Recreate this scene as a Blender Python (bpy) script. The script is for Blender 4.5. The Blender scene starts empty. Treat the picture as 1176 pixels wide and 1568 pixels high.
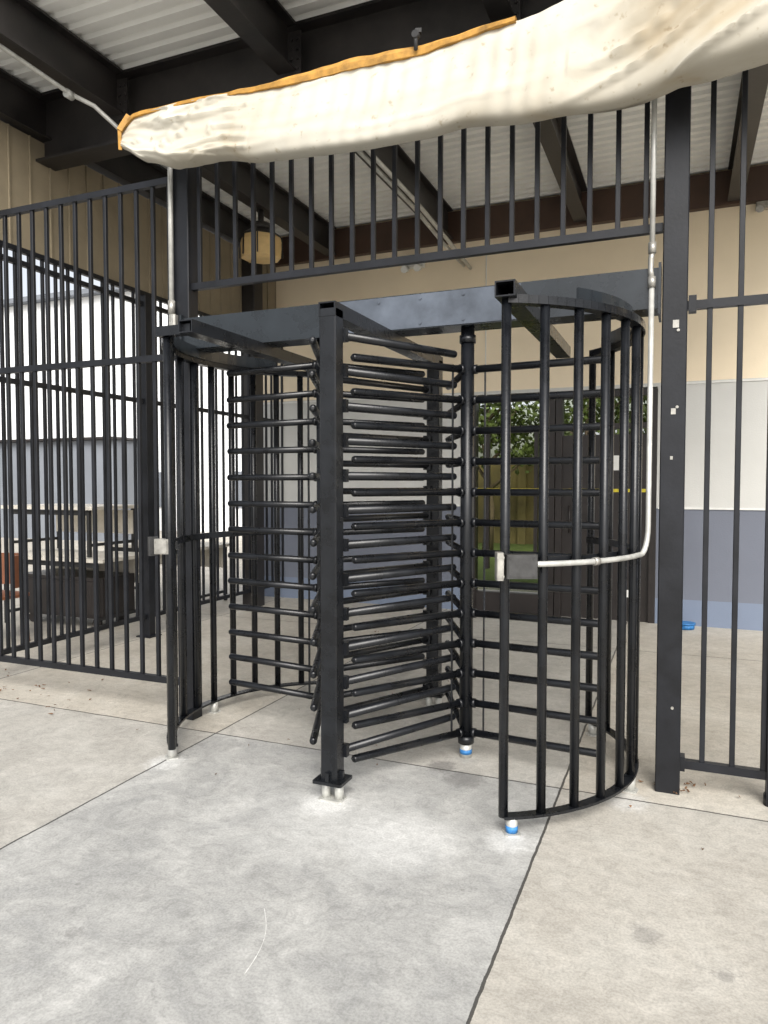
import bpy, math, random
from mathutils import Vector, noise
random.seed(4)
S=bpy.context.scene
S.view_settings.view_transform='Standard'
try: S.view_settings.look='None'
except: pass
S.view_settings.exposure=0

# ---------------------------------------------------------------- materials
def mat(name, col, rough=0.6, metal=0.0, var=0.15, vscale=6, bump=0.0, bscale=40, spec=0.5, col2=None, coat=0):
    m=bpy.data.materials.new(name); m.use_nodes=True
    nt=m.node_tree; b=nt.nodes['Principled BSDF']
    tc=nt.nodes.new('ShaderNodeTexCoord')
    n=nt.nodes.new('ShaderNodeTexNoise'); n.inputs['Scale'].default_value=vscale; n.inputs['Detail'].default_value=6
    n.inputs['Roughness'].default_value=0.62
    nt.links.new(tc.outputs['Object'],n.inputs['Vector'])
    r=nt.nodes.new('ShaderNodeValToRGB')
    r.color_ramp.elements[0].position=0.3; r.color_ramp.elements[1].position=0.7
    c1=[c*(1-var) for c in col]; c2=[min(1,c*(1+var)) for c in (col2 or col)]
    r.color_ramp.elements[0].color=(*c1,1); r.color_ramp.elements[1].color=(*c2,1)
    nt.links.new(n.outputs['Fac'],r.inputs['Fac'])
    nt.links.new(r.outputs['Color'],b.inputs['Base Color'])
    b.inputs['Roughness'].default_value=rough; b.inputs['Metallic'].default_value=metal
    b.inputs['Specular IOR Level'].default_value=spec
    if coat: b.inputs['Coat Weight'].default_value=coat; b.inputs['Coat Roughness'].default_value=0.15
    mr=nt.nodes.new('ShaderNodeMapRange'); mr.inputs['To Min'].default_value=max(0.05,rough-0.12); mr.inputs['To Max'].default_value=min(1,rough+0.15)
    nt.links.new(n.outputs['Fac'],mr.inputs['Value']); nt.links.new(mr.outputs['Result'],b.inputs['Roughness'])
    if bump:
        n2=nt.nodes.new('ShaderNodeTexNoise'); n2.inputs['Scale'].default_value=bscale; n2.inputs['Detail'].default_value=4
        nt.links.new(tc.outputs['Object'],n2.inputs['Vector'])
        bp=nt.nodes.new('ShaderNodeBump'); bp.inputs['Strength'].default_value=bump; bp.inputs['Distance'].default_value=0.01
        nt.links.new(n2.outputs['Fac'],bp.inputs['Height']); nt.links.new(bp.outputs['Normal'],b.inputs['Normal'])
    return m
BLK=mat('black_gloss_paint',(0.007,0.008,0.010),0.27,0,0.5,9,0.06,60,spec=.42)
BLKM=mat('black_fence_paint',(0.008,0.009,0.012),0.40,0,0.5,5,0.06,60,spec=.36)
STEEL=mat('dark_grey_beam_paint',(0.013,0.0125,0.013),0.45,0,0.4,3,0.1,30,col2=(0.022,0.019,0.018))
BRN=mat('brown_fascia_paint',(0.06,0.033,0.022),0.5,0,0.2,3)
GALV=mat('galvanised_conduit',(0.50,0.50,0.47),0.42,0.35,0.2,14)
HDR=mat('header_dark_paint',(0.013,0.017,0.021),0.26,0,0.4,4)
PALEF=mat('header_pale_face',(0.085,0.10,0.125),0.36,0.15,0.35,5,0.03,20)
ROOF=mat('white_corrugated_steel',(0.84,0.84,0.81),0.5,0,0.04,2)
BOXM=mat('junction_box_metal',(0.36,0.35,0.32),0.42,0.6,0.3,25)
BOXD=mat('dark_box_metal',(0.06,0.06,0.06),0.4,0.5,0.3,25)
YEL=mat('yellow_binding',(0.40,0.21,0.04),0.7,0,0.45,14)
BLUE=mat('blue_tape',(0.03,0.17,0.42),0.5,0,0.4,40)
TAN=mat('tan_siding',(0.24,0.20,0.135),0.7,0,0.12,4)
LAMPG=mat('amber_lens',(0.70,0.50,0.23),0.35,0,0.12,10)
WHITE=mat('white_plastic',(0.7,0.7,0.67),0.4,0,0.06,10)
DOORM=mat('dark_door_paint',(0.018,0.014,0.013),0.4,0,0.3,4)
CHAIR=mat('brown_chair',(0.20,0.075,0.035),0.5,0,0.2,10)
GREYW=mat('grey_wall',(0.17,0.185,0.21),0.8,0,0.1,1)
FARWHITE=mat('far_white',(0.88,0.89,0.90),0.8,0,0.03,1)
LEAF=mat('dry_leaf',(0.15,0.08,0.04),0.8,0,0.5,30)
LAWN=mat('lawn',(0.09,0.13,0.03),0.9,0,0.4,8,0.5,80)
FOL=mat('tree_foliage',(0.07,0.10,0.02),0.7,0,0.5,3)
BARK=mat('tree_bark',(0.12,0.09,0.06),0.9,0,0.3,12)
OCHREB=mat('ochre_backdrop',(0.17,0.135,0.06),0.8,0,0.5,1.2)
GREYT=mat('cream_table_top',(0.66,0.62,0.54),0.6,0,0.15,8)
RUBBER=mat('black_rubber',(0.02,0.02,0.02),0.7)
CHALK=mat('scratch_paint',(0.62,0.62,0.60),0.8,0,0.3,60)

def concrete():
    m=bpy.data.materials.new('concrete_slab'); m.use_nodes=True
    nt=m.node_tree; N=nt.nodes; L=nt.links; b=N['Principled BSDF']
    g=N.new('ShaderNodeNewGeometry'); sp=N.new('ShaderNodeSeparateXYZ'); L.new(g.outputs['Position'],sp.inputs[0])
    def noi(sc,det=6,ro=0.6,dist=0):
        n=N.new('ShaderNodeTexNoise'); n.inputs['Scale'].default_value=sc; n.inputs['Detail'].default_value=det
        n.inputs['Roughness'].default_value=ro; n.inputs['Distortion'].default_value=dist
        L.new(g.outputs['Position'],n.inputs['Vector']); return n.outputs['Fac']
    def math_(op,a,bb=None,c=None):
        n=N.new('ShaderNodeMath'); n.operation=op
        for i,v in enumerate((a,bb,c)):
            if v is None: continue
            if isinstance(v,(int,float)): n.inputs[i].default_value=v
            else: L.new(v,n.inputs[i])
        return n.outputs[0]
    def ramp(f,p):
        r=N.new('ShaderNodeValToRGB'); e=r.color_ramp.elements
        while len(e)<len(p): e.new(0.5)
        for i,(pos,c) in enumerate(p): e[i].position=pos; e[i].color=(*c,1)
        L.new(f,r.inputs['Fac']); return r.outputs['Color']
    def mix(f,a,bb,mode='MIX'):
        n=N.new('ShaderNodeMix'); n.data_type='RGBA'; n.blend_type=mode
        if isinstance(f,(int,float)): n.inputs[0].default_value=f
        else: L.new(f,n.inputs[0])
        for s,v in ((6,a),(7,bb)):
            if isinstance(v,tuple): n.inputs[s].default_value=(*v,1)
            else: L.new(v,n.inputs[s])
        return n.outputs[2]
    def blob(cx,cy,r,amp=.12,sc=8):
        dx=math_('SUBTRACT',sp.outputs['X'],cx); dy=math_('SUBTRACT',sp.outputs['Y'],cy)
        d=math_('SQRT',math_('ADD',math_('MULTIPLY',dx,dx),math_('MULTIPLY',dy,dy)))
        d=math_('MULTIPLY_ADD',noi(sc,6,.7,1),amp,d)
        mr=N.new('ShaderNodeMapRange'); mr.inputs['From Min'].default_value=r+amp*.5; mr.inputs['From Max'].default_value=r*.55+amp*.5
        L.new(d,mr.inputs['Value']); return mr.outputs[0]
    grey=ramp(noi(2.6,9,0.68,1.0),[(0.3,(0.30,0.302,0.295)),(0.5,(0.385,0.384,0.368)),(0.66,(0.49,0.487,0.465))])
    warm=ramp(noi(1.8,9,0.68,0.5),[(0.3,(0.41,0.375,0.315)),(0.5,(0.49,0.455,0.39)),(0.68,(0.56,0.53,0.465))])
    f1=math_('GREATER_THAN',sp.outputs['X'],0.985); f2=math_('LESS_THAN',sp.outputs['X'],-1.055); 
    f3=math_('GREATER_THAN',sp.outputs['Y'],-0.22)
    o=math_('MULTIPLY',f1,0.65); o2=math_('MULTIPLY',f2,0.45); o=math_('MAXIMUM',o,o2)
    side=math_('MAXIMUM',f1,f2)
    o=math_('MAXIMUM',o,math_('MULTIPLY',math_('MULTIPLY',f3,side),0.95))
    o=math_('MAXIMUM',o,math_('MULTIPLY',f3,.45))
    col=mix(o,grey,warm)
    dx=math_('SUBTRACT',sp.outputs['X'],.15); dy=math_('ADD',sp.outputs['Y'],.95)
    rr=math_('SQRT',math_('ADD',math_('MULTIPLY',math_('MULTIPLY',dx,dx),.45),math_('MULTIPLY',dy,dy)))
    rr=math_('MULTIPLY_ADD',noi(3.5,8,.7,1.2),0.9,rr)
    dust=ramp(rr,[(0.55,(.55,.55,.55)),(0.95,(0,0,0))])
    dsep=N.new('ShaderNodeSeparateColor'); L.new(dust,dsep.inputs[0])
    col=mix(dsep.outputs[0],col,(0.58,0.58,0.56))
    for (cx,cy,r,st) in ((0,-.80,.15,.8),(-1.03,-.70,.12,.7),(.86,-.84,.12,.6),(1.30,-.25,.12,.5),(.45,-1.0,.28,.45)):
        col=mix(math_('MULTIPLY',blob(cx,cy,r,.16,14),st),col,(0.68,0.68,0.66))
    for (cx,cy,r,st) in ((.52,-.30,.12,.5),(.36,-.18,.09,.6),(1.42,-1.28,.06,.4),(1.66,-1.40,.035,.45),(-.35,-2.0,.035,.35),(-.12,-2.62,.05,.7)):
        col=mix(math_('MULTIPLY',blob(cx,cy,r,.14,22),st),col,(0.15,0.145,0.14))
    sc=ramp(noi(11,7,0.78,1.6),[(0.36,(0.84,0.84,0.84)),(0.5,(1,1,1)),(0.68,(1.14,1.14,1.14))])
    col=mix(1.0,col,sc,'MULTIPLY')
    mp=N.new('ShaderNodeMapping'); mp.inputs['Scale'].default_value=(2,7,1); mp.inputs['Rotation'].default_value=(0,0,0.9)
    L.new(g.outputs['Position'],mp.inputs['Vector'])
    ns=N.new('ShaderNodeTexNoise'); ns.inputs['Scale'].default_value=1.6; ns.inputs['Detail'].default_value=8; ns.inputs['Roughness'].default_value=0.7; ns.inputs['Distortion'].default_value=2.5
    L.new(mp.outputs[0],ns.inputs['Vector'])
    sc=ramp(ns.outputs['Fac'],[(0.35,(0.90,0.90,0.90)),(0.62,(1,1,1)),(0.72,(1.08,1.08,1.08))])
    col=mix(1.0,col,sc,'MULTIPLY')
    spk=ramp(noi(110,3,0.6),[(0.35,(0.80,0.80,0.80)),(0.6,(1.06,1.06,1.06))])
    col=mix(0.8,col,spk,'MULTIPLY')
    v2=N.new('ShaderNodeTexVoronoi'); v2.inputs['Scale'].default_value=3.7; L.new(g.outputs['Position'],v2.inputs['Vector'])
    wob2=math_('MULTIPLY_ADD',noi(25,4),0.08,v2.outputs['Distance'])
    col=mix(0.45,col,ramp(wob2,[(0.062,(0.5,0.49,0.48)),(0.080,(1,1,1))]),'MULTIPLY')
    wig=math_('MULTIPLY_ADD',noi(7,6,.7),0.016,-0.008)
    xw=math_('ADD',sp.outputs['X'],wig); yw=math_('ADD',sp.outputs['Y'],wig)
    def near(c,val):
        return math_('LESS_THAN',math_('ABSOLUTE',math_('SUBTRACT',c,val)),0.0055)
    j=None
    for c,vals in ((xw,(-1.05,0.985,-3.3,3.3,-6,6,-9)),(yw,(-0.22,-4.0,3.0,7,11))):
        for val in vals:
            k=near(c,val); j=k if j is None else math_('MAXIMUM',j,k)
    col=mix(math_('MULTIPLY',j,0.88),col,(0.03,0.028,0.025))
    L.new(col,b.inputs['Base Color'])
    b.inputs['Roughness'].default_value=0.62; b.inputs['Specular IOR Level'].default_value=0.35
    h=math_('SUBTRACT',math_('MULTIPLY_ADD',noi(60,4),0.25,math_('MULTIPLY',noi(4,6),0.5)),math_('MULTIPLY',j,2.0))
    bp=N.new('ShaderNodeBump'); bp.inputs['Strength'].default_value=0.45; bp.inputs['Distance'].default_value=0.008
    L.new(h,bp.inputs['Height']); L.new(bp.outputs['Normal'],b.inputs['Normal'])
    return m
CONC=concrete()

def wallmat():
    m=bpy.data.materials.new('banded_wall_paint'); m.use_nodes=True
    nt=m.node_tree; N=nt.nodes; L=nt.links; b=N['Principled BSDF']
    g=N.new('ShaderNodeNewGeometry'); sp=N.new('ShaderNodeSeparateXYZ'); L.new(g.outputs['Position'],sp.inputs[0])
    mr=N.new('ShaderNodeMapRange'); mr.inputs['From Max'].default_value=5.0; L.new(sp.outputs['Z'],mr.inputs['Value'])
    r=N.new('ShaderNodeValToRGB'); r.color_ramp.interpolation='CONSTANT'; e=r.color_ramp.elements
    data=[(0,(0.18,0.22,0.30)),(0.27/5,(0.15,0.165,0.205)),(1.22/5,(0.60,0.60,0.58)),(1.235/5,(0.57,0.57,0.545)),(2.54/5,(0.86,0.74,0.55))]
    while len(e)<len(data): e.new(0.5)
    for i,(p,c) in enumerate(data): e[i].position=p; e[i].color=(*c,1)
    L.new(mr.outputs[0],r.inputs['Fac'])
    n=N.new('ShaderNodeTexNoise'); n.inputs['Scale'].default_value=1.3; n.inputs['Detail'].default_value=7; L.new(g.outputs['Position'],n.inputs['Vector'])
    r2=N.new('ShaderNodeValToRGB'); r2.color_ramp.elements[0].color=(0.92,0.92,0.92,1); r2.color_ramp.elements[1].color=(1.05,1.05,1.05,1)
    r2.color_ramp.elements[0].position=.3; r2.color_ramp.elements[1].position=.7
    L.new(n.outputs['Fac'],r2.inputs['Fac'])
    mx=N.new('ShaderNodeMix'); mx.data_type='RGBA'; mx.blend_type='MULTIPLY'; mx.inputs[0].default_value=1
    L.new(r.outputs['Color'],mx.inputs[6]); L.new(r2.outputs['Color'],mx.inputs[7]); L.new(mx.outputs[2],b.inputs['Base Color'])
    n2=N.new('ShaderNodeTexNoise'); n2.inputs['Scale'].default_value=70; L.new(g.outputs['Position'],n2.inputs['Vector'])
    bp=N.new('ShaderNodeBump'); bp.inputs['Strength'].default_value=0.3; bp.inputs['Distance'].default_value=0.006
    L.new(n2.outputs['Fac'],bp.inputs['Height']); L.new(bp.outputs['Normal'],b.inputs['Normal'])
    b.inputs['Roughness'].default_value=0.75
    return m
WALL=wallmat()

def canvasmat():
    m=bpy.data.materials.new('dirty_white_canvas'); m.use_nodes=True
    nt=m.node_tree; N=nt.nodes; L=nt.links; b=N['Principled BSDF']
    g=N.new('ShaderNodeNewGeometry')
    n=N.new('ShaderNodeTexNoise'); n.inputs['Scale'].default_value=1.5; n.inputs['Detail'].default_value=5; n.inputs['Distortion'].default_value=0.5
    L.new(g.outputs['Position'],n.inputs['Vector'])
    r=N.new('ShaderNodeValToRGB'); e=r.color_ramp.elements; e.new(0.5)
    e[0].position=.30; e[0].color=(0.36,0.29,0.19,1); e[1].position=.43; e[1].color=(0.45,0.415,0.34,1); e[2].position=.6; e[2].color=(0.52,0.495,0.425,1)
    L.new(n.outputs['Fac'],r.inputs['Fac'])
    n3=N.new('ShaderNodeTexNoise'); n3.inputs['Scale'].default_value=24; n3.inputs['Detail'].default_value=5; L.new(g.outputs['Position'],n3.inputs['Vector'])
    r3=N.new('ShaderNodeValToRGB'); r3.color_ramp.elements[0].position=.27; r3.color_ramp.elements[0].color=(.6,.53,.42,1); r3.color_ramp.elements[1].position=.37; r3.color_ramp.elements[1].color=(1,1,1,1)
    L.new(n3.outputs['Fac'],r3.inputs['Fac'])
    mx=N.new('ShaderNodeMix'); mx.data_type='RGBA'; mx.blend_type='MULTIPLY'; mx.inputs[0].default_value=.6
    L.new(r.outputs['Color'],mx.inputs[6]); L.new(r3.outputs['Color'],mx.inputs[7]); L.new(mx.outputs[2],b.inputs['Base Color'])
    b.inputs['Roughness'].default_value=0.9; b.inputs['Specular IOR Level'].default_value=0.2
    n2=N.new('ShaderNodeTexNoise'); n2.inputs['Scale'].default_value=9; n2.inputs['Detail'].default_value=4; n2.inputs['Distortion'].default_value=.8; L.new(g.outputs['Position'],n2.inputs['Vector'])
    bp=N.new('ShaderNodeBump'); bp.inputs['Strength'].default_value=0.22; bp.inputs['Distance'].default_value=0.012
    L.new(n2.outputs['Fac'],bp.inputs['Height']); L.new(bp.outputs['Normal'],b.inputs['Normal'])
    return m
CANV=canvasmat()
GLASS=bpy.data.materials.new('door_glass'); GLASS.use_nodes=True
_b=GLASS.node_tree.nodes['Principled BSDF']; _b.inputs['Base Color'].default_value=(0.6,0.62,0.5,1); _b.inputs['Roughness'].default_value=0.03; _b.inputs['Transmission Weight'].default_value=1.0; _b.inputs['IOR'].default_value=1.05

# ---------------------------------------------------------------- mesh builder
class MB:
    def __init__(s): s.v=[]; s.f=[]; s.sm=[]
    def box(s,c,sz,rot=0.0,bev=0.0):
        cx,cy,cz=c; x,y,z=[d/2 for d in sz]; b=min(bev,x*.9,y*.9)
        cs,sn=math.cos(rot),math.sin(rot)
        if b>0: prof=[(-x+b,-y),(x-b,-y),(x,-y+b),(x,y-b),(x-b,y),(-x+b,y),(-x,y-b),(-x,-y+b)]
        else: prof=[(-x,-y),(x,-y),(x,y),(-x,y)]
        n=len(prof); o=len(s.v)
        for zz in (-z,z):
            for px,py in prof: s.v.append((cx+px*cs-py*sn,cy+px*sn+py*cs,cz+zz))
        for i in range(n):
            j=(i+1)%n; s.f.append((o+i,o+j,o+n+j,o+n+i)); s.sm.append(False)
        s.f.append(tuple(o+i for i in reversed(range(n)))); s.f.append(tuple(o+n+i for i in range(n))); s.sm+=[False,False]
    def beam(s,p0,p1,w,h):
        p0=Vector(p0);p1=Vector(p1); d=(p1-p0).normalized(); side=d.cross(Vector((0,0,1)))
        if side.length<1e-3: side=Vector((1,0,0))
        side.normalize(); up=side.cross(d).normalized(); o=len(s.v)
        for p in (p0,p1):
            for a,b in ((-1,-1),(1,-1),(1,1),(-1,1)): s.v.append(tuple(p+side*a*w/2+up*b*h/2))
        for i in range(4):
            j=(i+1)%4; s.f.append((o+i,o+j,o+4+j,o+4+i)); s.sm.append(False)
        s.f.append((o+3,o+2,o+1,o)); s.f.append((o+4,o+5,o+6,o+7)); s.sm+=[False,False]
    def tube(s,pts,r,n=12,cap='flat',r2=None):
        P=[Vector(p) for p in pts]; rr=[r]*len(P)
        if r2 is not None: rr=[r+(r2-r)*i/(len(P)-1) for i in range(len(P))]
        if cap in('round','roundend'):
            d=(P[-1]-P[-2]).normalized(); e=P[-1]
            P=P[:-1]+[e-d*r*.7,e-d*r*.35,e-d*r*.1,e]; rr=[r]*(len(P)-4)+[r,r*.92,r*.7,r*.3]
        o=len(s.v); m=len(P); prev=None
        for i,p in enumerate(P):
            if i==0:d=P[1]-P[0]
            elif i==m-1:d=P[-1]-P[-2]
            else:d=(P[i+1]-P[i]).normalized()+(P[i]-P[i-1]).normalized()
            d.normalize()
            if prev is None:
                u=d.cross(Vector((0,0,1))) 
                if u.length<1e-3:u=d.cross(Vector((1,0,0)))
            else: u=prev-d*prev.dot(d)
            u.normalize(); prev=u; w=d.cross(u)
            for k in range(n):
                t=2*math.pi*k/n; s.v.append(tuple(p+(u*math.cos(t)+w*math.sin(t))*rr[i]))
        for i in range(m-1):
            for k in range(n):
                k2=(k+1)%n; s.f.append((o+i*n+k,o+i*n+k2,o+(i+1)*n+k2,o+(i+1)*n+k)); s.sm.append(True)
        s.f.append(tuple(o+k for k in reversed(range(n)))); s.f.append(tuple(o+(m-1)*n+k for k in range(n))); s.sm+=[False,False]
    def obj(s,name,material,parent=None,fix=True):
        me=bpy.data.meshes.new(name); me.from_pydata(s.v,[],s.f)
        me.polygons.foreach_set('use_smooth',s.sm); me.materials.append(material); me.update()
        import bmesh
        if fix:
            bm=bmesh.new(); bm.from_mesh(me); bmesh.ops.recalc_face_normals(bm,faces=bm.faces); bm.to_mesh(me); bm.free()
        o=bpy.data.objects.new(name,me); S.collection.objects.link(o)
        if parent: o.parent=parent
        return o
def empty(name):
    e=bpy.data.objects.new(name,None); S.collection.objects.link(e); return e
def jit(a): return random.uniform(-a,a)

# ---------------------------------------------------------------- ground
g=MB(); n=0
g.v=[(-300,-300,0),(300,-300,0),(300,300,0),(-300,300,0)]; g.f=[(0,1,2,3)]; g.sm=[False]
g.obj('concrete_ground',CONC)
l=MB(); l.v=[(-5,6.5,0.004),(14,6.5,0.004),(14,22,0.004),(-5,22,0.004)]; l.f=[(0,1,2,3)]; l.sm=[False]; l.obj('lawn',LAWN)

# ---------------------------------------------------------------- turnstile
T=empty('full_height_turnstile')
DX=.438; SP=.164; ZR=.14; ZL=.223; NA=13; RA=.72; AR=.0195
for side,cx,z0,angs in (('right',DX,ZR,(235.5,355.5,115.5)),('left',-DX,ZL,(173.5,293.5,53.5))):
    m=MB()
    m.tube([(cx,0,.075),(cx,0,2.33)],.036,20)
    for z in (.10,2.27): m.tube([(cx,0,z-.02),(cx,0,z+.02)],.044,20)
    for k in range(NA):
        z=z0+k*SP
        for A in angs:
            a=math.radians(A+jit(.25)); d=(math.cos(a),math.sin(a))
            m.tube([(cx+d[0]*.03,d[1]*.03,z),(cx+d[0]*RA,d[1]*RA,z+jit(.003))],AR,14,'round')
            m.tube([(cx+d[0]*.034,d[1]*.034,z),(cx+d[0]*.055,d[1]*.055,z)],AR*1.3,14)
            m.tube([(cx+d[0]*(RA-.002),d[1]*(RA-.002),z),(cx+d[0]*(RA+.004),d[1]*(RA+.004),z)],AR*.35,8)
    for A in angs:
        a=math.radians(A); d=(math.cos(a),math.sin(a))
        m.beam((cx+d[0]*.10,d[1]*.10,z0-.02),(cx+d[0]*.10,d[1]*.10,z0+12*SP+.02),.008,.012)
    m.obj('rotor_'+side,BLK,T)
def foot(m,x,y,h=.07,r=.03): m.tube([(x,y,-.002),(x,y,h)],r,18)
feet=MB(); blue=MB()
for side,cx,a0,a1 in (('right',DX,-63.5,48.5),('left',-DX,116.5,228.5)):
    m=MB(); RC=.87; nb=11
    arc=[math.radians(a0+(a1-a0)*i/40) for i in range(41)]
    for i in range(nb):
        a=math.radians(a0+(a1-a0)*i/(nb-1)); x=cx+RC*math.cos(a); y=RC*math.sin(a)
        m.tube([(x,y,.075),(x,y,2.262)],.0205,14)
    for z,w,h in ((.075,.05,.012),(2.262,.055,.035),(1.165,.014,.038)):
        rr=RC if z!=1.165 else RC-.027
        for i in range(40):
            p=[(cx+rr*math.cos(t),rr*math.sin(t),z) for t in (arc[i],arc[i+1])]
            m.beam(p[0],p[1],w,h)
    if side=='left':
        for da,rr in ((-3.4,RC),(2.6,RC+.015)):
            a=math.radians(a1+da); m.tube([(cx+rr*math.cos(a),rr*math.sin(a),.075),(cx+rr*math.cos(a),rr*math.sin(a),2.262)],.0205,14)
    m.obj('cage_'+side,BLK,T)
    for A in (a0+2.5,(a0+a1)/2,a1-2.5):
        a=math.radians(A); x=cx+RC*math.cos(a); y=RC*math.sin(a); foot(feet,x,y,.072,.025)
        feet.box((x,y,.003),(.07,.07,.006),a,.01)
        if side=='right' and A<-55: blue.tube([(x,y,.008),(x,y,.036)],.0262,18)
m=MB()
for sgn in (-1,1):
    py=.755*sgn
    m.box((0,py,(.10+2.30)/2),(.085,.085,2.20),0,.006)
    m.box((0,py,.095),(.15,.13,.014),0,.004)
    m.box((0,py,.120),(.018,.118,.05)); m.box((0,py,.120),(.118,.018,.05))
    zz=ZL if sgn<0 else ZR
    for k in range(NA):
        z=zz+k*SP; s=-sgn
        m.tube([(0,py,z),(s*.378,sgn*.02,z)],AR,14,'round')
        m.box((s*.03,py-sgn*.055,z),(.05,.03,.06))
m.obj('centre_posts_and_combs',BLK,T)
for y in (-.755,.755):
    for dx in (-.035,.035):
        feet.tube([(dx,y,0),(dx,y,.088)],.022,14)
    feet.box((0,y,.004),(.12,.08,.008),0,.01)
for cx in (DX,-DX):
    foot(feet,cx,0,.08,.032)
blue.tube([(DX,0,.02),(DX,0,.045)],.0332,18)
feet.obj('levelling_feet',GALV,T); blue.obj('blue_tape_bands',BLUE,T)
m=MB(); 
m.box((.015,0,2.425),(2.78,.17,.19),0,.004)
for x in (-1.37,1.40): m.box((x,0,2.42),(.012,.2,.24))
m.obj('header_beam',HDR,T)
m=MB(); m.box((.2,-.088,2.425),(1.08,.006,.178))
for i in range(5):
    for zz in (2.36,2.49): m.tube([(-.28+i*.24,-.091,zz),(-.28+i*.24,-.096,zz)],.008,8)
m.obj('header_pale_face',PALEF,T)
m=MB()
for x,y0,y1 in ((0,-.80,.80),(.83,-.83,.75),(-.83,-.75,.83)):
    w,h,t=.085,.065,.006; z=2.297
    for (dx,dz,ww,hh) in ((0,h/2-t/2,w,t),(0,-h/2+t/2,w,t),(w/2-t/2,0,t,h-2*t),(-w/2+t/2,0,t,h-2*t)):
        m.box((x+dx,(y0+y1)/2,z+dz),(ww,y1-y0,hh))
m.box((-.93,-.70,2.29),(.22,.05,.05)); 
m.obj('cross_members',BLK,T)
for side,cx,a0,a1 in (('right',DX,-40,40),('left',-DX,140,220)):
    m=MB()
    for i in range(16):
        t0=math.radians(a0+(a1-a0)*i/16); t1=math.radians(a0+(a1-a0)*(i+1)/16)
        m.beam((cx+.84*math.cos(t0),.84*math.sin(t0),2.31),(cx+.84*math.cos(t1),.84*math.sin(t1),2.31),.012,.07)
    m.obj('apron_'+side,HDR,T)
def screwbox(name,x,y,z,rot,w,h,d,mt,par):
    m=MB(); m.box((x,y,z),(w,d,h),rot,.004)
    fx,fy=math.sin(rot),-math.cos(rot)
    m.box((x+fx*(d/2+.002),y+fy*(d/2+.002),z),(w*.86,.004,h*.84),rot)
    for sx in (-.36,.36):
        for sz in (-.34,.34):
            cxx=x+fx*(d/2+.004)+math.cos(rot)*w*sx; cyy=y+fy*(d/2+.004)+math.sin(rot)*w*sx
            m.tube([(cxx,cyy,z+h*sz),(cxx+fx*.004,cyy+fy*.004,z+h*sz)],.005,8)
    return m.obj(name,mt,par)
screwbox('junction_box',.90,-.80,1.155,math.radians(22.5),.13,.10,.05,BOXD,T)
screwbox('box_bracket',.815,-.83,1.155,math.radians(22.5),.03,.115,.06,BOXM,T)
screwbox('latch_box',-1.03,-.70,1.165,math.radians(15),.08,.08,.045,BOXM,T)
screwbox('latch_plate',-1.085,-.71,1.165,math.radians(60),.05,.10,.03,BOXD,T)

# ---------------------------------------------------------------- conduits
C=empty('electrical_conduit')
m=MB(); pts=[(1.365,-.10,3.6),(1.365,-.10,2.60)]
m.tube(pts,.0125,12)
pts=[(1.365,-.10,2.46),(1.365,-.10,1.30)]
for i in range(1,7):
    t=i/6*math.pi/2
    pts.append((1.365-(1-math.cos(t))*.03,-.10-.05*(1-math.cos(t)),1.30-.14*math.sin(t)))
for i in range(15):
    a=math.radians(-11-46*i/14); pts.append((DX+.905*math.cos(a),.905*math.sin(a),1.16))
m.tube(pts,.0125,12)
m.obj('conduit_pipe_right',GALV,C)
m=MB()
for z in (2.61,2.45): m.tube([(1.365,-.10,z-.025),(1.365,-.10,z+.025)],.018,12)
m.tube([(1.365,-.10,2.59),(1.36,-.095,2.56),(1.36,-.095,2.50),(1.365,-.10,2.47)],.0135,12)
for a in (-35,-57):
    a=math.radians(a); x=DX+.905*math.cos(a); y=.905*math.sin(a); m.tube([(x,y,1.16),(x+.03*math.sin(a),y-.03*math.cos(a),1.16)],.018,12)
m.tube([(-1.435,-.10,2.55),(-1.435,-.10,2.63)],.022,12)
m.box((-1.43,-.09,2.49),(.05,.05,.11),0,.01)
m.obj('conduit_fittings',BOXM,C)
m=MB()
m.tube([(-1.435,-.10,2.5),(-1.435,-.10,3.70),(-1.5,-.05,3.78),(-2.15,.40,4.0),(-2.3,.5,4.05),(-2.42,.3,4.20),(-2.54,.2,4.26),(-2.54,-.4,4.28),(-2.54,-.48,4.28)],.016,12)
m.obj('conduit_pipe_left',GALV,C)
m=MB()
m.tube([(-.93,.9,4.25),(-.93,2.9,4.25),(-.80,3.6,4.05),(-.78,4.38,3.98)],.02,10)
m.tube([(-1.02,.9,4.27),(-1.02,3.1,4.27),(-.9,3.7,4.08),(-.86,4.38,4.02)],.02,10)
m.tube([(-2.54,.22,4.25),(-2.54,.16,4.25)],.03,12)
m.obj('conduit_pipe_ceiling',GALV,C)

# ---------------------------------------------------------------- fences
FQ=-.03
def fence(name,p0,p1,z0,z1,rails,sp=.13,pk=.024,posts=(),pw=.08,off=0.06,pz=None,mt=BLKM):
    F=empty(name); p0=Vector((*p0,0)); p1=Vector((*p1,0)); L=(p1-p0).length; d=(p1-p0)/L; rot=math.atan2(d.y,d.x)
    m=MB(); n=int((L-off)/sp)
    for i in range(n+1):
        p=p0+d*(off+i*sp+jit(.002))
        if (p-p0).length>L-.02: break
        m.box((p.x,p.y,(z0+z1)/2),(pk,pk,z1-z0),rot+jit(.03),.002)
    m.obj('pickets',mt,F)
    m=MB()
    for z in rails:
        m.beam((p0.x,p0.y,z),(p1.x,p1.y,z),.038,.04)
    m.obj('rails',mt,F)
    if posts:
        m=MB()
        for s in posts:
            p=p0+d*s; m.box((p.x,p.y,(pz or z1)/2),(pw,pw,pz or z1),rot,.004)
            m.box((p.x,p.y,.006),(pw*1.9,pw*1.9,.012),rot)
        m.obj('posts',mt,F)
    return F
f=fence('steel_picket_fence',(-1.44,FQ),(-7.4,FQ),.20,3.41,(.223,2.30,3.40))
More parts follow.
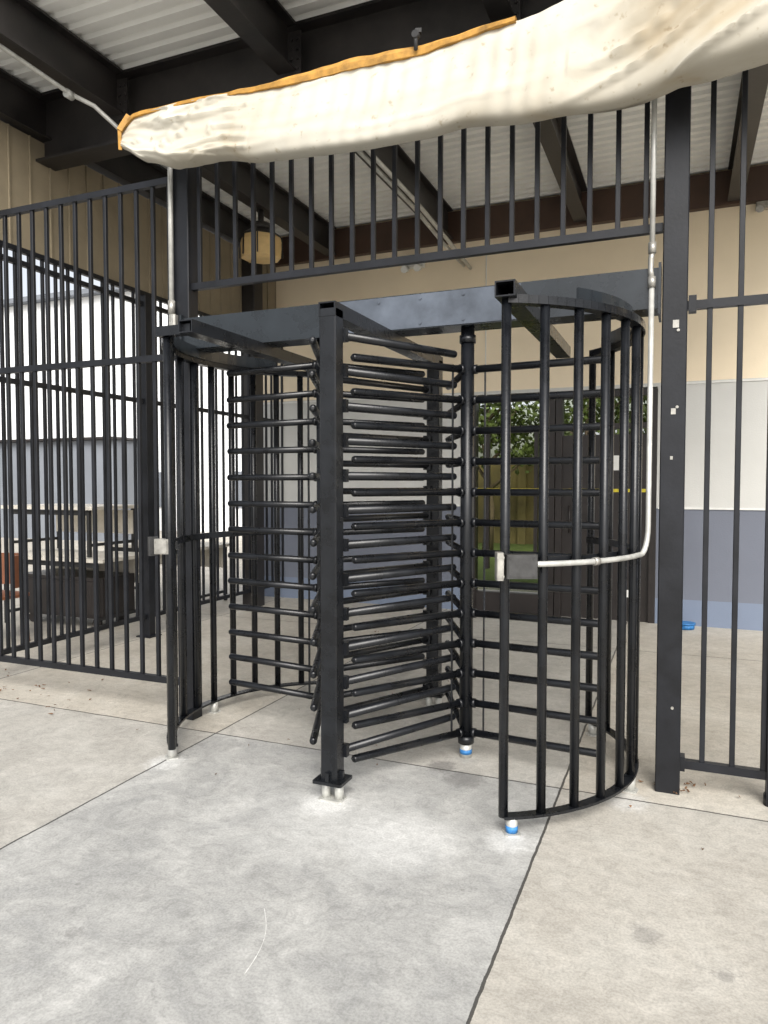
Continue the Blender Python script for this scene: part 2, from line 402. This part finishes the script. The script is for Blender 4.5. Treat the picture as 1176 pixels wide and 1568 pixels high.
f=fence('steel_picket_fence',(-1.33,FQ),(1.41,FQ),2.72,3.56,(2.72,3.55))
f=fence('steel_side_fence',(-3.30,.04),(-3.30,9.0),.18,3.30,(.20,2.29,3.22,3.32),posts=(1.78,3.66,6.5),pw=.09)
f=fence('steel_gate',(1.52,FQ),(4.5,FQ),.13,3.60,(.14,2.34,3.58),off=.10)
m=MB(); m.box((1.925,FQ,1.2),(.06,.06,2.4)); m.box((1.915,FQ,2.34),(.03,.07,.10)); m.box((1.545,FQ,2.345),(.035,.06,.075)); m.box((1.53,FQ,.145),(.03,.06,.07))
m.tube([(1.925,FQ,.0),(1.925,FQ,.05)],.04,12)
m.obj('gate_post',BLKM,f)
for nm,x in (('fence_post',-1.379),('fence_post',1.468)):
    m=MB(); m.box((x,FQ,1.8),(.112,.10,3.6),0,.005)
    m.obj(nm,BLKM)
m=MB()
for z,s in ((2.25,.045),(1.84,.035),(1.62,.02)): m.box((1.470+jit(.01),FQ-.052,z),(s*.6,.003,s*.8),0)
for z in (1.86,2.22,.42): m.tube([(1.485,FQ-.05,z),(1.485,FQ-.056,z)],.007,8)
m.obj('post_labels',BOXM,bpy.data.objects['fence_post.001'])

# ---------------------------------------------------------------- roof structure
RX=3.3; RQ=-.5
R=empty('steel_canopy_roof')
m=MB(); per=.13; q0=RQ; q1=4.6; z=4.66; d=.03
q=q0; prof=[]
while q<q1:
    prof+=[(q,z),(q+per*.42,z),(q+per*.5,z+d),(q+per*.92,z+d)]; q+=per
for (y,zz) in prof: m.v.append((-3.45,y,zz)); m.v.append((RX,y,zz))
for i in range(len(prof)-1):
    m.f.append((2*i,2*i+1,2*i+3,2*i+2)); m.sm.append(False)
o=m.obj('corrugated_sheet',ROOF,R)
sd=o.modifiers.new('s','SOLIDIFY'); sd.thickness=.004; sd.offset=1
def ibeam(m,p0,p1,w,h,t=.016):
    p0=Vector(p0);p1=Vector(p1)
    up=Vector((0,0,1))
    m.beam(p0+up*(-h/2+t/2),p1+up*(-h/2+t/2),w,t); m.beam(p0+up*(h/2-t/2),p1+up*(h/2-t/2),w,t); m.beam(p0,p1,t*.8,h-2*t-.002)
m=MB()
ibeam(m,(-3.9,.76,4.385),(RX,.76,4.385),.20,.53,.02)
m.obj('girder',STEEL,R)
m=MB()
for a in (-2.54,-1.04,.46,1.96,RX-.08):
    ibeam(m,(a,RQ+.02,4.48),(a,.65,4.48),.14,.33)
    ibeam(m,(a,.87,4.48),(a,4.31,4.48),.14,.33)
    for y in (.655,.865): 
        m.box((a+.06,y,4.43),(.10,.012,.30))
m.obj('purlins',STEEL,R)
m=MB()
for a in (-2.54,-1.04,.46,1.96):
    for k in range(4):
        for dx in (.04,.085): m.tube([(a+dx,.650,4.33+k*.065),(a+dx,.635,4.33+k*.065)],.012,6)
m.obj('bolts',STEEL,R)
m=MB()
ibeam(m,(-3.38,RQ+.02,4.48),(-3.38,4.31,4.48),.14,.33)
m.obj('edge_beam',STEEL,R)
m=MB(); m.box((2.0,4.36,4.46),(10.8,.08,.34)); m.obj('wall_beam',BRN,R)
m=MB(); m.box((-3.32,3.72,2.14),(.20,.20,4.28),0,.01); m.box((RX-.1,.76,2.05),(.2,.2,4.1),0,.01); m.obj('column',STEEL,R)
m=MB(); m.box((-3.42,2.0,3.84),(.05,5.0,.92))
for i in range(26): m.box((-3.39,-.4+i*.2,3.84),(.014,.012,.92))
m.obj('tan_fascia_siding',TAN,R)

Lm=empty('canopy_lamp')
m=MB(); m.tube([(-2.54,2.7,4.31),(-2.54,2.7,4.12)],.03,12); m.tube([(-2.54,2.7,4.17),(-2.54,2.7,4.11)],.10,16)
o=len(m.v)
for (r,z) in ((.09,4.12),(.20,4.05),(.21,4.03)):
    for k in range(8): m.v.append((-2.54+r*math.cos(math.radians(22.5+k*45)),2.7+r*math.sin(math.radians(22.5+k*45)),z))
for i in range(2):
    for k in range(8): m.f.append((o+i*8+k,o+i*8+(k+1)%8,o+i*8+8+(k+1)%8,o+i*8+8+k)); m.sm.append(False)
for k in range(8):
    t=math.radians(22.5+k*45); m.beam((-2.54+.214*math.cos(t),2.7+.214*math.sin(t),4.03),(-2.54+.222*math.cos(t),2.7+.222*math.sin(t),3.82),.012,.012)
m.obj('lamp_housing',STEEL,Lm)
m=MB(); o=0
for (r,z) in ((.20,4.03),(.215,3.98),(.205,3.82),(.12,3.80)):
    for k in range(8): m.v.append((-2.54+r*math.cos(math.radians(22.5+k*45)),2.7+r*math.sin(math.radians(22.5+k*45)),z))
for i in range(3):
    for k in range(8): m.f.append((i*8+k,i*8+(k+1)%8,i*8+8+(k+1)%8,i*8+8+k)); m.sm.append(False)
m.f.append(tuple(24+k for k in range(8))); m.sm.append(False)
m.obj('lamp_lens',LAMPG,Lm)

# ---------------------------------------------------------------- building
B=empty('school_building')
m=MB(); y=4.50; t=.2
m.box(((-3.8-.78)/2,y,2.35),(3.02,t,4.70)); m.box(((1.26+12)/2,y,2.35),(10.74,t,4.70)); m.box((.24,y,3.61),(2.04,t,2.18))
m.obj('banded_wall',WALL,B)
m=MB()
m.box((-2.29,4.396,2.54),(2.98,.012,.02)); m.box((6.63,4.396,2.54),(10.7,.012,.02))
m.box((-2.29,4.394,1.235),(2.98,.014,.018)); m.box((6.63,4.394,1.235),(10.7,.014,.018))
for x in (-.6,2.9,6.4): m.box((x,4.397,3.42),(.012,.008,1.7))
m.obj('wall_trim',WHITE,B)
m=MB(); dz=2.5
for x in (-.75,.16,.24,1.23): m.box((x,4.46,dz/2),(.07,.14,dz))
m.box((.24,4.46,dz-.03),(2.0,.13,.07)); m.box((.24,4.46,2.12),(1.9,.11,.06)); m.box((-.30,4.46,.12),(.83,.09,.22)); 
m.box((-.30,4.455,1.02),(.83,.06,.05)); m.box((-.02,4.46,1.3),(.04,.07,1.6)); m.box((-.58,4.46,1.3),(.04,.07,1.6))
m.box((.735,4.46,1.0),(.93,.06,2.06)); 
m.box((.60,4.42,1.05),(.05,.03,.30)); m.tube([(.36,4.40,.95),(.36,4.40,1.25)],.012,8)
m.obj('double_doors',DOORM,B)
m=MB(); m.box((-.30,4.47,1.3),(.83,.008,2.1)); m.box((.735,4.47,2.29),(.93,.008,.28)); m.obj('door_glass_panes',GLASS,B)
m=MB(); m.box((-.30,4.425,1.42),(.83,.004,.04)); m.box((.735,4.425,1.42),(.93,.004,.035)); m.obj('yellow_door_stripe',mat('yellow_tape',(.6,.5,.03),.5),B)
m=MB(); m.box((.78,4.425,1.72),(.2,.004,.16)); m.box((.98,4.425,.30),(.06,.004,.08)); m.obj('door_notice',WHITE,B)
m=MB(); m.box((-1.48,4.37,4.12),(.28,.07,.13),0,.01); m.tube([(-1.56,4.34,4.05),(-1.56,4.26,4.02)],.04,12); m.tube([(-1.40,4.34,4.05),(-1.40,4.26,4.02)],.04,12)
m.obj('emergency_light',WHITE,B)
m=MB(); m.box((2.23,4.37,4.25),(.16,.08,.07),0,.01); m.tube([(2.2,4.34,4.22),(2.17,4.2,4.17)],.035,12); m.obj('security_light',BOXM,B)
m=MB(); m.box((1,14,1.0),(11,.3,2.0)); 
for i in range(6): m.box((-4.2+i*2.1,13.8,1.05),(.2,.12,2.1))
m.obj('ochre_backdrop_behind_glass',OCHREB)
def tree(x,y,h,cr):
    E=empty('garden_tree'); E.location=(x,y,0)
    m=MB(); m.tube([(0,0,0),(.05,0,h*.25),(-.04,.03,h*.5),(.02,0,h*.8)],.13,8,r2=.03)
    tips=[]
    for i in range(9):
        a=i*2.4; z=h*(.35+.05*i); e=(cr*.7*math.cos(a),cr*.7*math.sin(a),z+h*.2); m.tube([(0,0,z),e],.045,6,r2=.012); tips.append(e)
    m.obj('trunk_and_limbs',BARK,E)
    m=MB()
    cl=tips+[(random.gauss(0,cr*.45),random.gauss(0,cr*.45),h*random.uniform(.55,1.0)) for _ in range(16)]
    for c in cl:
        s=random.uniform(.25,.5)*cr*.6
        for _ in range(110):
            p=Vector(c)+Vector((random.gauss(0,s),random.gauss(0,s),random.gauss(0,s*.7)))
            u=Vector((jit(1),jit(1),jit(1))).normalized()*.07; v=u.cross(Vector((jit(1),jit(1),jit(1)))).normalized()*.045
            o=len(m.v); m.v+=[tuple(p-u),tuple(p+v),tuple(p+u),tuple(p-v)]; m.f.append((o,o+1,o+2,o+3)); m.sm.append(False)
    m.obj('foliage',FOL,E,False)
tree(-2.3,11.2,3.8,1.3); tree(-.4,12.4,4.2,1.5); tree(1.6,11.6,3.6,1.3)

# ---------------------------------------------------------------- canvas awning
def lerp(tab,x):
    if x<=tab[0][0]: return tab[0][1]
    for (x0,y0),(x1,y1) in zip(tab,tab[1:]):
        if x<=x1:
            t=(x-x0)/(x1-x0); t=t*t*(3-2*t)*.5+t*.5; return y0+(y1-y0)*t
    return tab[-1][1]
zb=[(-1.60,3.50),(-1.45,3.40),(-1.23,3.33),(-.95,3.325),(-.65,3.275),(-.3,3.25),(0,3.235),(.45,3.235),(.78,3.215),(1.33,3.205),(1.55,3.25),(1.75,3.28),(2.0,3.30),(2.8,3.35)]
zt=[(-1.60,3.60),(-1.5,3.67),(-1.0,3.665),(-.45,3.635),(.26,3.63),(.8,3.68),(1.08,3.74),(1.5,3.85),(2.8,3.95)]
A=empty('rolled_canvas_awning')
NX,NM=460,72; m=MB()
for i in range(NX+1):
    a=-1.60+4.4*i/NX; b0=lerp(zb,a)+.012*noise.noise((a*3.1,0,4)); t0=lerp(zt,a)
    endf=min(1,(a+1.60)/.30)**.5; th=.03+.035*endf
    if a>1.1: th+=min(.06,(a-1.1)*.12)
    for k in range(NM):
        t=2*math.pi*k/NM
        c,s_=math.cos(t),math.sin(t)
        zc=(b0+t0)/2; hh=(t0-b0)/2
        w=th*(.8+.6*max(0,-s_)-.25*max(0,s_))*(math.copysign(abs(c)**.5,c))
        q=-.31-w
        z=zc+hh*math.copysign(abs(s_)**.9,s_)
        h=(z-b0)/(t0-b0)
        disp=0
        if -.8<a<1.1:
            e=min(1,(a+.8)/.35,(1.1-a)/.35)
            ph=(a-.10*(h-.5))/.105+.5*noise.noise((a*2.2,h*.8,0))
            am=.0075*(.7+.6*noise.noise((a*1.7,2,h*2)))
            disp-=am*e*math.sin(2*math.pi*ph)*(.35+.65*math.sin(math.pi*min(1,max(0,h))))
        disp+=.022*noise.noise((a*1.1,h*2.2,3.1))
        L_=noise.noise((a*.9+4,h*3.0-a*.5,8.2))
        disp-=.014*math.exp(-(L_/.09)**2)*(1.4 if a>1 or a<-.7 else .5)
        if a<-.7:
            e=min(1,(-.7-a)/.3); v=noise.noise((a*4+h*4,h*5-a*2,1.7)); disp-=.020*e*math.exp(-(v/.09)**2); disp+=.018*e*noise.noise((a*3,h*3,6))
        if a>.95:
            e=min(1,(a-.95)/.3); v=noise.noise((a*2.0-h*2.2,h*1.8+a*.8,6.1)); disp-=.035*e*math.exp(-(v/.10)**2); disp+=e*.06*noise.noise((a*1.3,h*1.5,9))
        amp=min(1,max(.25,endf))
        q+=disp*amp*(1 if c>-.1 else .3)
        z+=.008*noise.noise((a*5,z*2,5))*(1 if s_<0 else .4)
        m.v.append((a+.02*noise.noise((z*6,a,1)),q,z))
for i in range(NX):
    for k in range(NM):
        k2=(k+1)%NM; m.f.append((i*NM+k,i*NM+k2,(i+1)*NM+k2,(i+1)*NM+k)); m.sm.append(True)
m.f.append(tuple(range(NM))); m.sm.append(False); m.f.append(tuple(NX*NM+k for k in range(NM))); m.sm.append(False)
m.obj('canvas_roll',CANV,A)
m=MB(); n=160
for i in range(n+1):
    a=-1.56+2.32*i/n
    hb=.012+.034*max(0,math.sin(max(0,min(1,(a+.75)/1.4))*math.pi))+.012*noise.noise((a*6,0,2))
    zc=lerp(zt,a)-.004+.006*noise.noise((a*9,3,2)); yq=-.325+.012*noise.noise((a*5,8,2))
    for (dy,dz) in ((-.022,-.012),(-.026,hb*.4),(-.012,hb),(.02,hb*.9),(.03,-.012)): m.v.append((a,yq+dy,zc+dz))
for i in range(n):
    for k in range(5):
        k2=(k+1)%5; m.f.append((i*5+k,i*5+k2,(i+1)*5+k2,(i+1)*5+k)); m.sm.append(False)
m.beam((-1.605,-.34,3.48),(-1.59,-.36,3.58),.02,.022); m.beam((-1.59,-.36,3.58),(-1.545,-.33,3.67),.03,.03)
m.obj('yellow_binding',YEL,A)
m=MB(); m.tube([(.27,-.36,3.63),(.27,-.36,3.71)],.010,10); m.tube([(.27,-.375,3.70),(.27,-.34,3.70)],.018,12); m.box((.28,-.35,3.72),(.03,.025,.02),.3)
for a in (-1.5,2.3): m.tube([(a,-.3,3.6),(a,.7,4.3)],.006,8)
m.obj('hanging_bracket',RUBBER,A)

# ---------------------------------------------------------------- outdoor bits
P=empty('stacked_school_tables')
m=MB(); mt=MB()
for (cx,cy,z,w,h) in ((-4.55,2.1,0,1.5,.72),(-4.60,2.15,.745,1.3,.50),(-4.5,3.6,0,1.5,.72)):
    m.box((cx,cy,z+h),(w,.75,.035),0,.02)
    m.box((cx,cy+.30,z+h-.17),(w*.86,.02,.26))
    for sx in (-1,1):
        for sy in (-1,1): mt.box((cx+sx*w*.42,cy+sy*.32,z+h/2-.01),(.035,.035,h-.02))
        mt.box((cx+sx*w*.42,cy,z+.12),(.03,.62,.03)); 
    mt.box((cx,cy-.32,z+h-.05),(w*.82,.03,.05))
m.obj('table_tops',GREYT,P); mt.obj('table_frames',RUBBER,P)
P=empty('storage_cart')
m=MB(); m.box((-4.5,2.1,.32),(1.15,.5,.42),0,.02); m.box((-4.5,1.84,.32),(1.05,.02,.34))
for sx in (-.45,.45):
    for sy in (-.18,.18): m.tube([(-4.5+sx,2.1+sy-.015,.055),(-4.5+sx,2.1+sy+.015,.055)],.053,12)
m.obj('cart_body',DOORM,P)
P=empty('outdoor_chair'); m=MB()
for dx in(-.2,.2):
    for dy in (-.2,.2): m.tube([(-4.4+dx,1.0+dy,0),(-4.4+dx*.9,1.0+dy*.9,.44)],.015,8)
m.box((-4.4,1.0,.45),(.46,.46,.03),0,.04)
for i in range(9):
    t=math.radians(-70+i*17.5); t2=math.radians(-70+(i+1)*17.5)
    m.beam((-4.4+.24*math.sin(t),1.0+.24*math.cos(t),.68),(-4.4+.24*math.sin(t2),1.0+.24*math.cos(t2),.68),.02,.3)
m.obj('chair_shell',CHAIR,P)
G=empty('grey_outbuilding')
m=MB(); m.box((-18.8,11,1.30),(14,1,2.6)); m.obj('walls',GREYW,G)
m=MB(); m.box((-18.8,10.95,2.64),(14.2,1.3,.06)); m.box((-20.5,10.48,1.05),(.95,.04,2.1)); m.obj('roof_and_door',DOORM,G)
G=empty('white_far_block')  # plain white block filling the view beyond the left fence
m=MB(); m.box((-19.5,15,3.8),(30,1,7.6)); m.obj('walls',FARWHITE,G)
m=MB(); m.box((-19.5,14.9,7.68),(30.4,1.5,.16)); 
for i in range(7): m.box((-32+i*3.6,14.48,1.3),(1.2,.05,1.1))
m.obj('far_block_details',GREYW,G)

m=MB(); m.tube([(1.57,4.22,.004),(1.57,4.22,.05)],.085,24); m.tube([(1.57,4.22,.05),(1.57,4.22,.065)],.095,24); m.obj('blue_lid',BLUE)
m=MB()
def leafpt(x,y,s):
    o=len(m.v); a=random.uniform(0,6.28); zz=.006
    pts=[(1,0),(.3,.35),(-.6,.25),(-1,0),(-.5,-.3),(.4,-.3)]
    for i,(px,py) in enumerate(pts): m.v.append((x+s*(px*math.cos(a)-py*math.sin(a)),y+s*(px*math.sin(a)+py*math.cos(a)),zz+random.uniform(0,.012)))
    m.f.append(tuple(range(o,o+6))); m.sm.append(False)
for i in range(60): leafpt(random.uniform(-4.5,-2.2),-.1+random.gauss(0,.25),random.uniform(.008,.022))
for i in range(14): leafpt(random.uniform(1.5,2.6),random.uniform(-2,.1),random.uniform(.008,.02))
for i in range(35): leafpt(random.uniform(-1.6,1.6),random.uniform(-1.2,3.2),random.uniform(.004,.012))
for i in range(25): leafpt(random.gauss(1.5,.07),random.gauss(.0,.06),random.uniform(.008,.018))
m.obj('leaf_litter',LEAF)
m=MB(); pp=[]
for i in range(24):
    t=i/23; k=(t-.5)*.34; pp.append((.236-.383*k+.03*math.sin(t*3),-1.80+.924*k+.012*math.sin(t*3)))
for i,(x,y) in enumerate(pp):
    wd=.0008+.0022*abs(noise.noise((i*.7,0,0))); m.v+= [(x-wd,y-wd*.4,.003),(x+wd,y+wd*.4,.003)]
for i in range(23): m.f.append((2*i,2*i+1,2*i+3,2*i+2)); m.sm.append(False)
m.obj('scratch_mark',CHALK)

# ---------------------------------------------------------------- light
el=math.radians(40); rot=math.radians(152)
sd=Vector((math.sin(rot)*math.cos(el),math.cos(rot)*math.cos(el),math.sin(el)))
sl=bpy.data.lights.new('sun','SUN'); sl.energy=2.9; sl.angle=math.radians(38); sl.color=(1,.955,.89)
so=bpy.data.objects.new('sun',sl); S.collection.objects.link(so); so.rotation_euler=sd.to_track_quat('Z','Y').to_euler()
w=bpy.data.worlds.new('World'); S.world=w; w.use_nodes=True; nt=w.node_tree; bg=nt.nodes['Background']
sk=nt.nodes.new('ShaderNodeTexSky'); sk.sky_type='NISHITA'; sk.sun_disc=False; sk.sun_elevation=el; sk.sun_rotation=rot
sk.dust_density=4; sk.air_density=1.0
hs=nt.nodes.new('ShaderNodeHueSaturation'); hs.inputs['Saturation'].default_value=.25; hs.inputs['Value'].default_value=1.55
nt.links.new(sk.outputs[0],hs.inputs['Color']); nt.links.new(hs.outputs[0],bg.inputs['Color']); bg.inputs['Strength'].default_value=.15

# ---------------------------------------------------------------- camera
cd=bpy.data.cameras.new('camera'); cam=bpy.data.objects.new('camera',cd); S.collection.objects.link(cam)
cam.location=(1.511,-3.764,1.5); cam.rotation_euler=(math.radians(90-2.3),0,math.radians(22.5))
cd.sensor_fit='HORIZONTAL'; cd.sensor_width=36; cd.lens=36*1100/1176; cd.clip_end=1000; cd.clip_start=.05
S.camera=cam
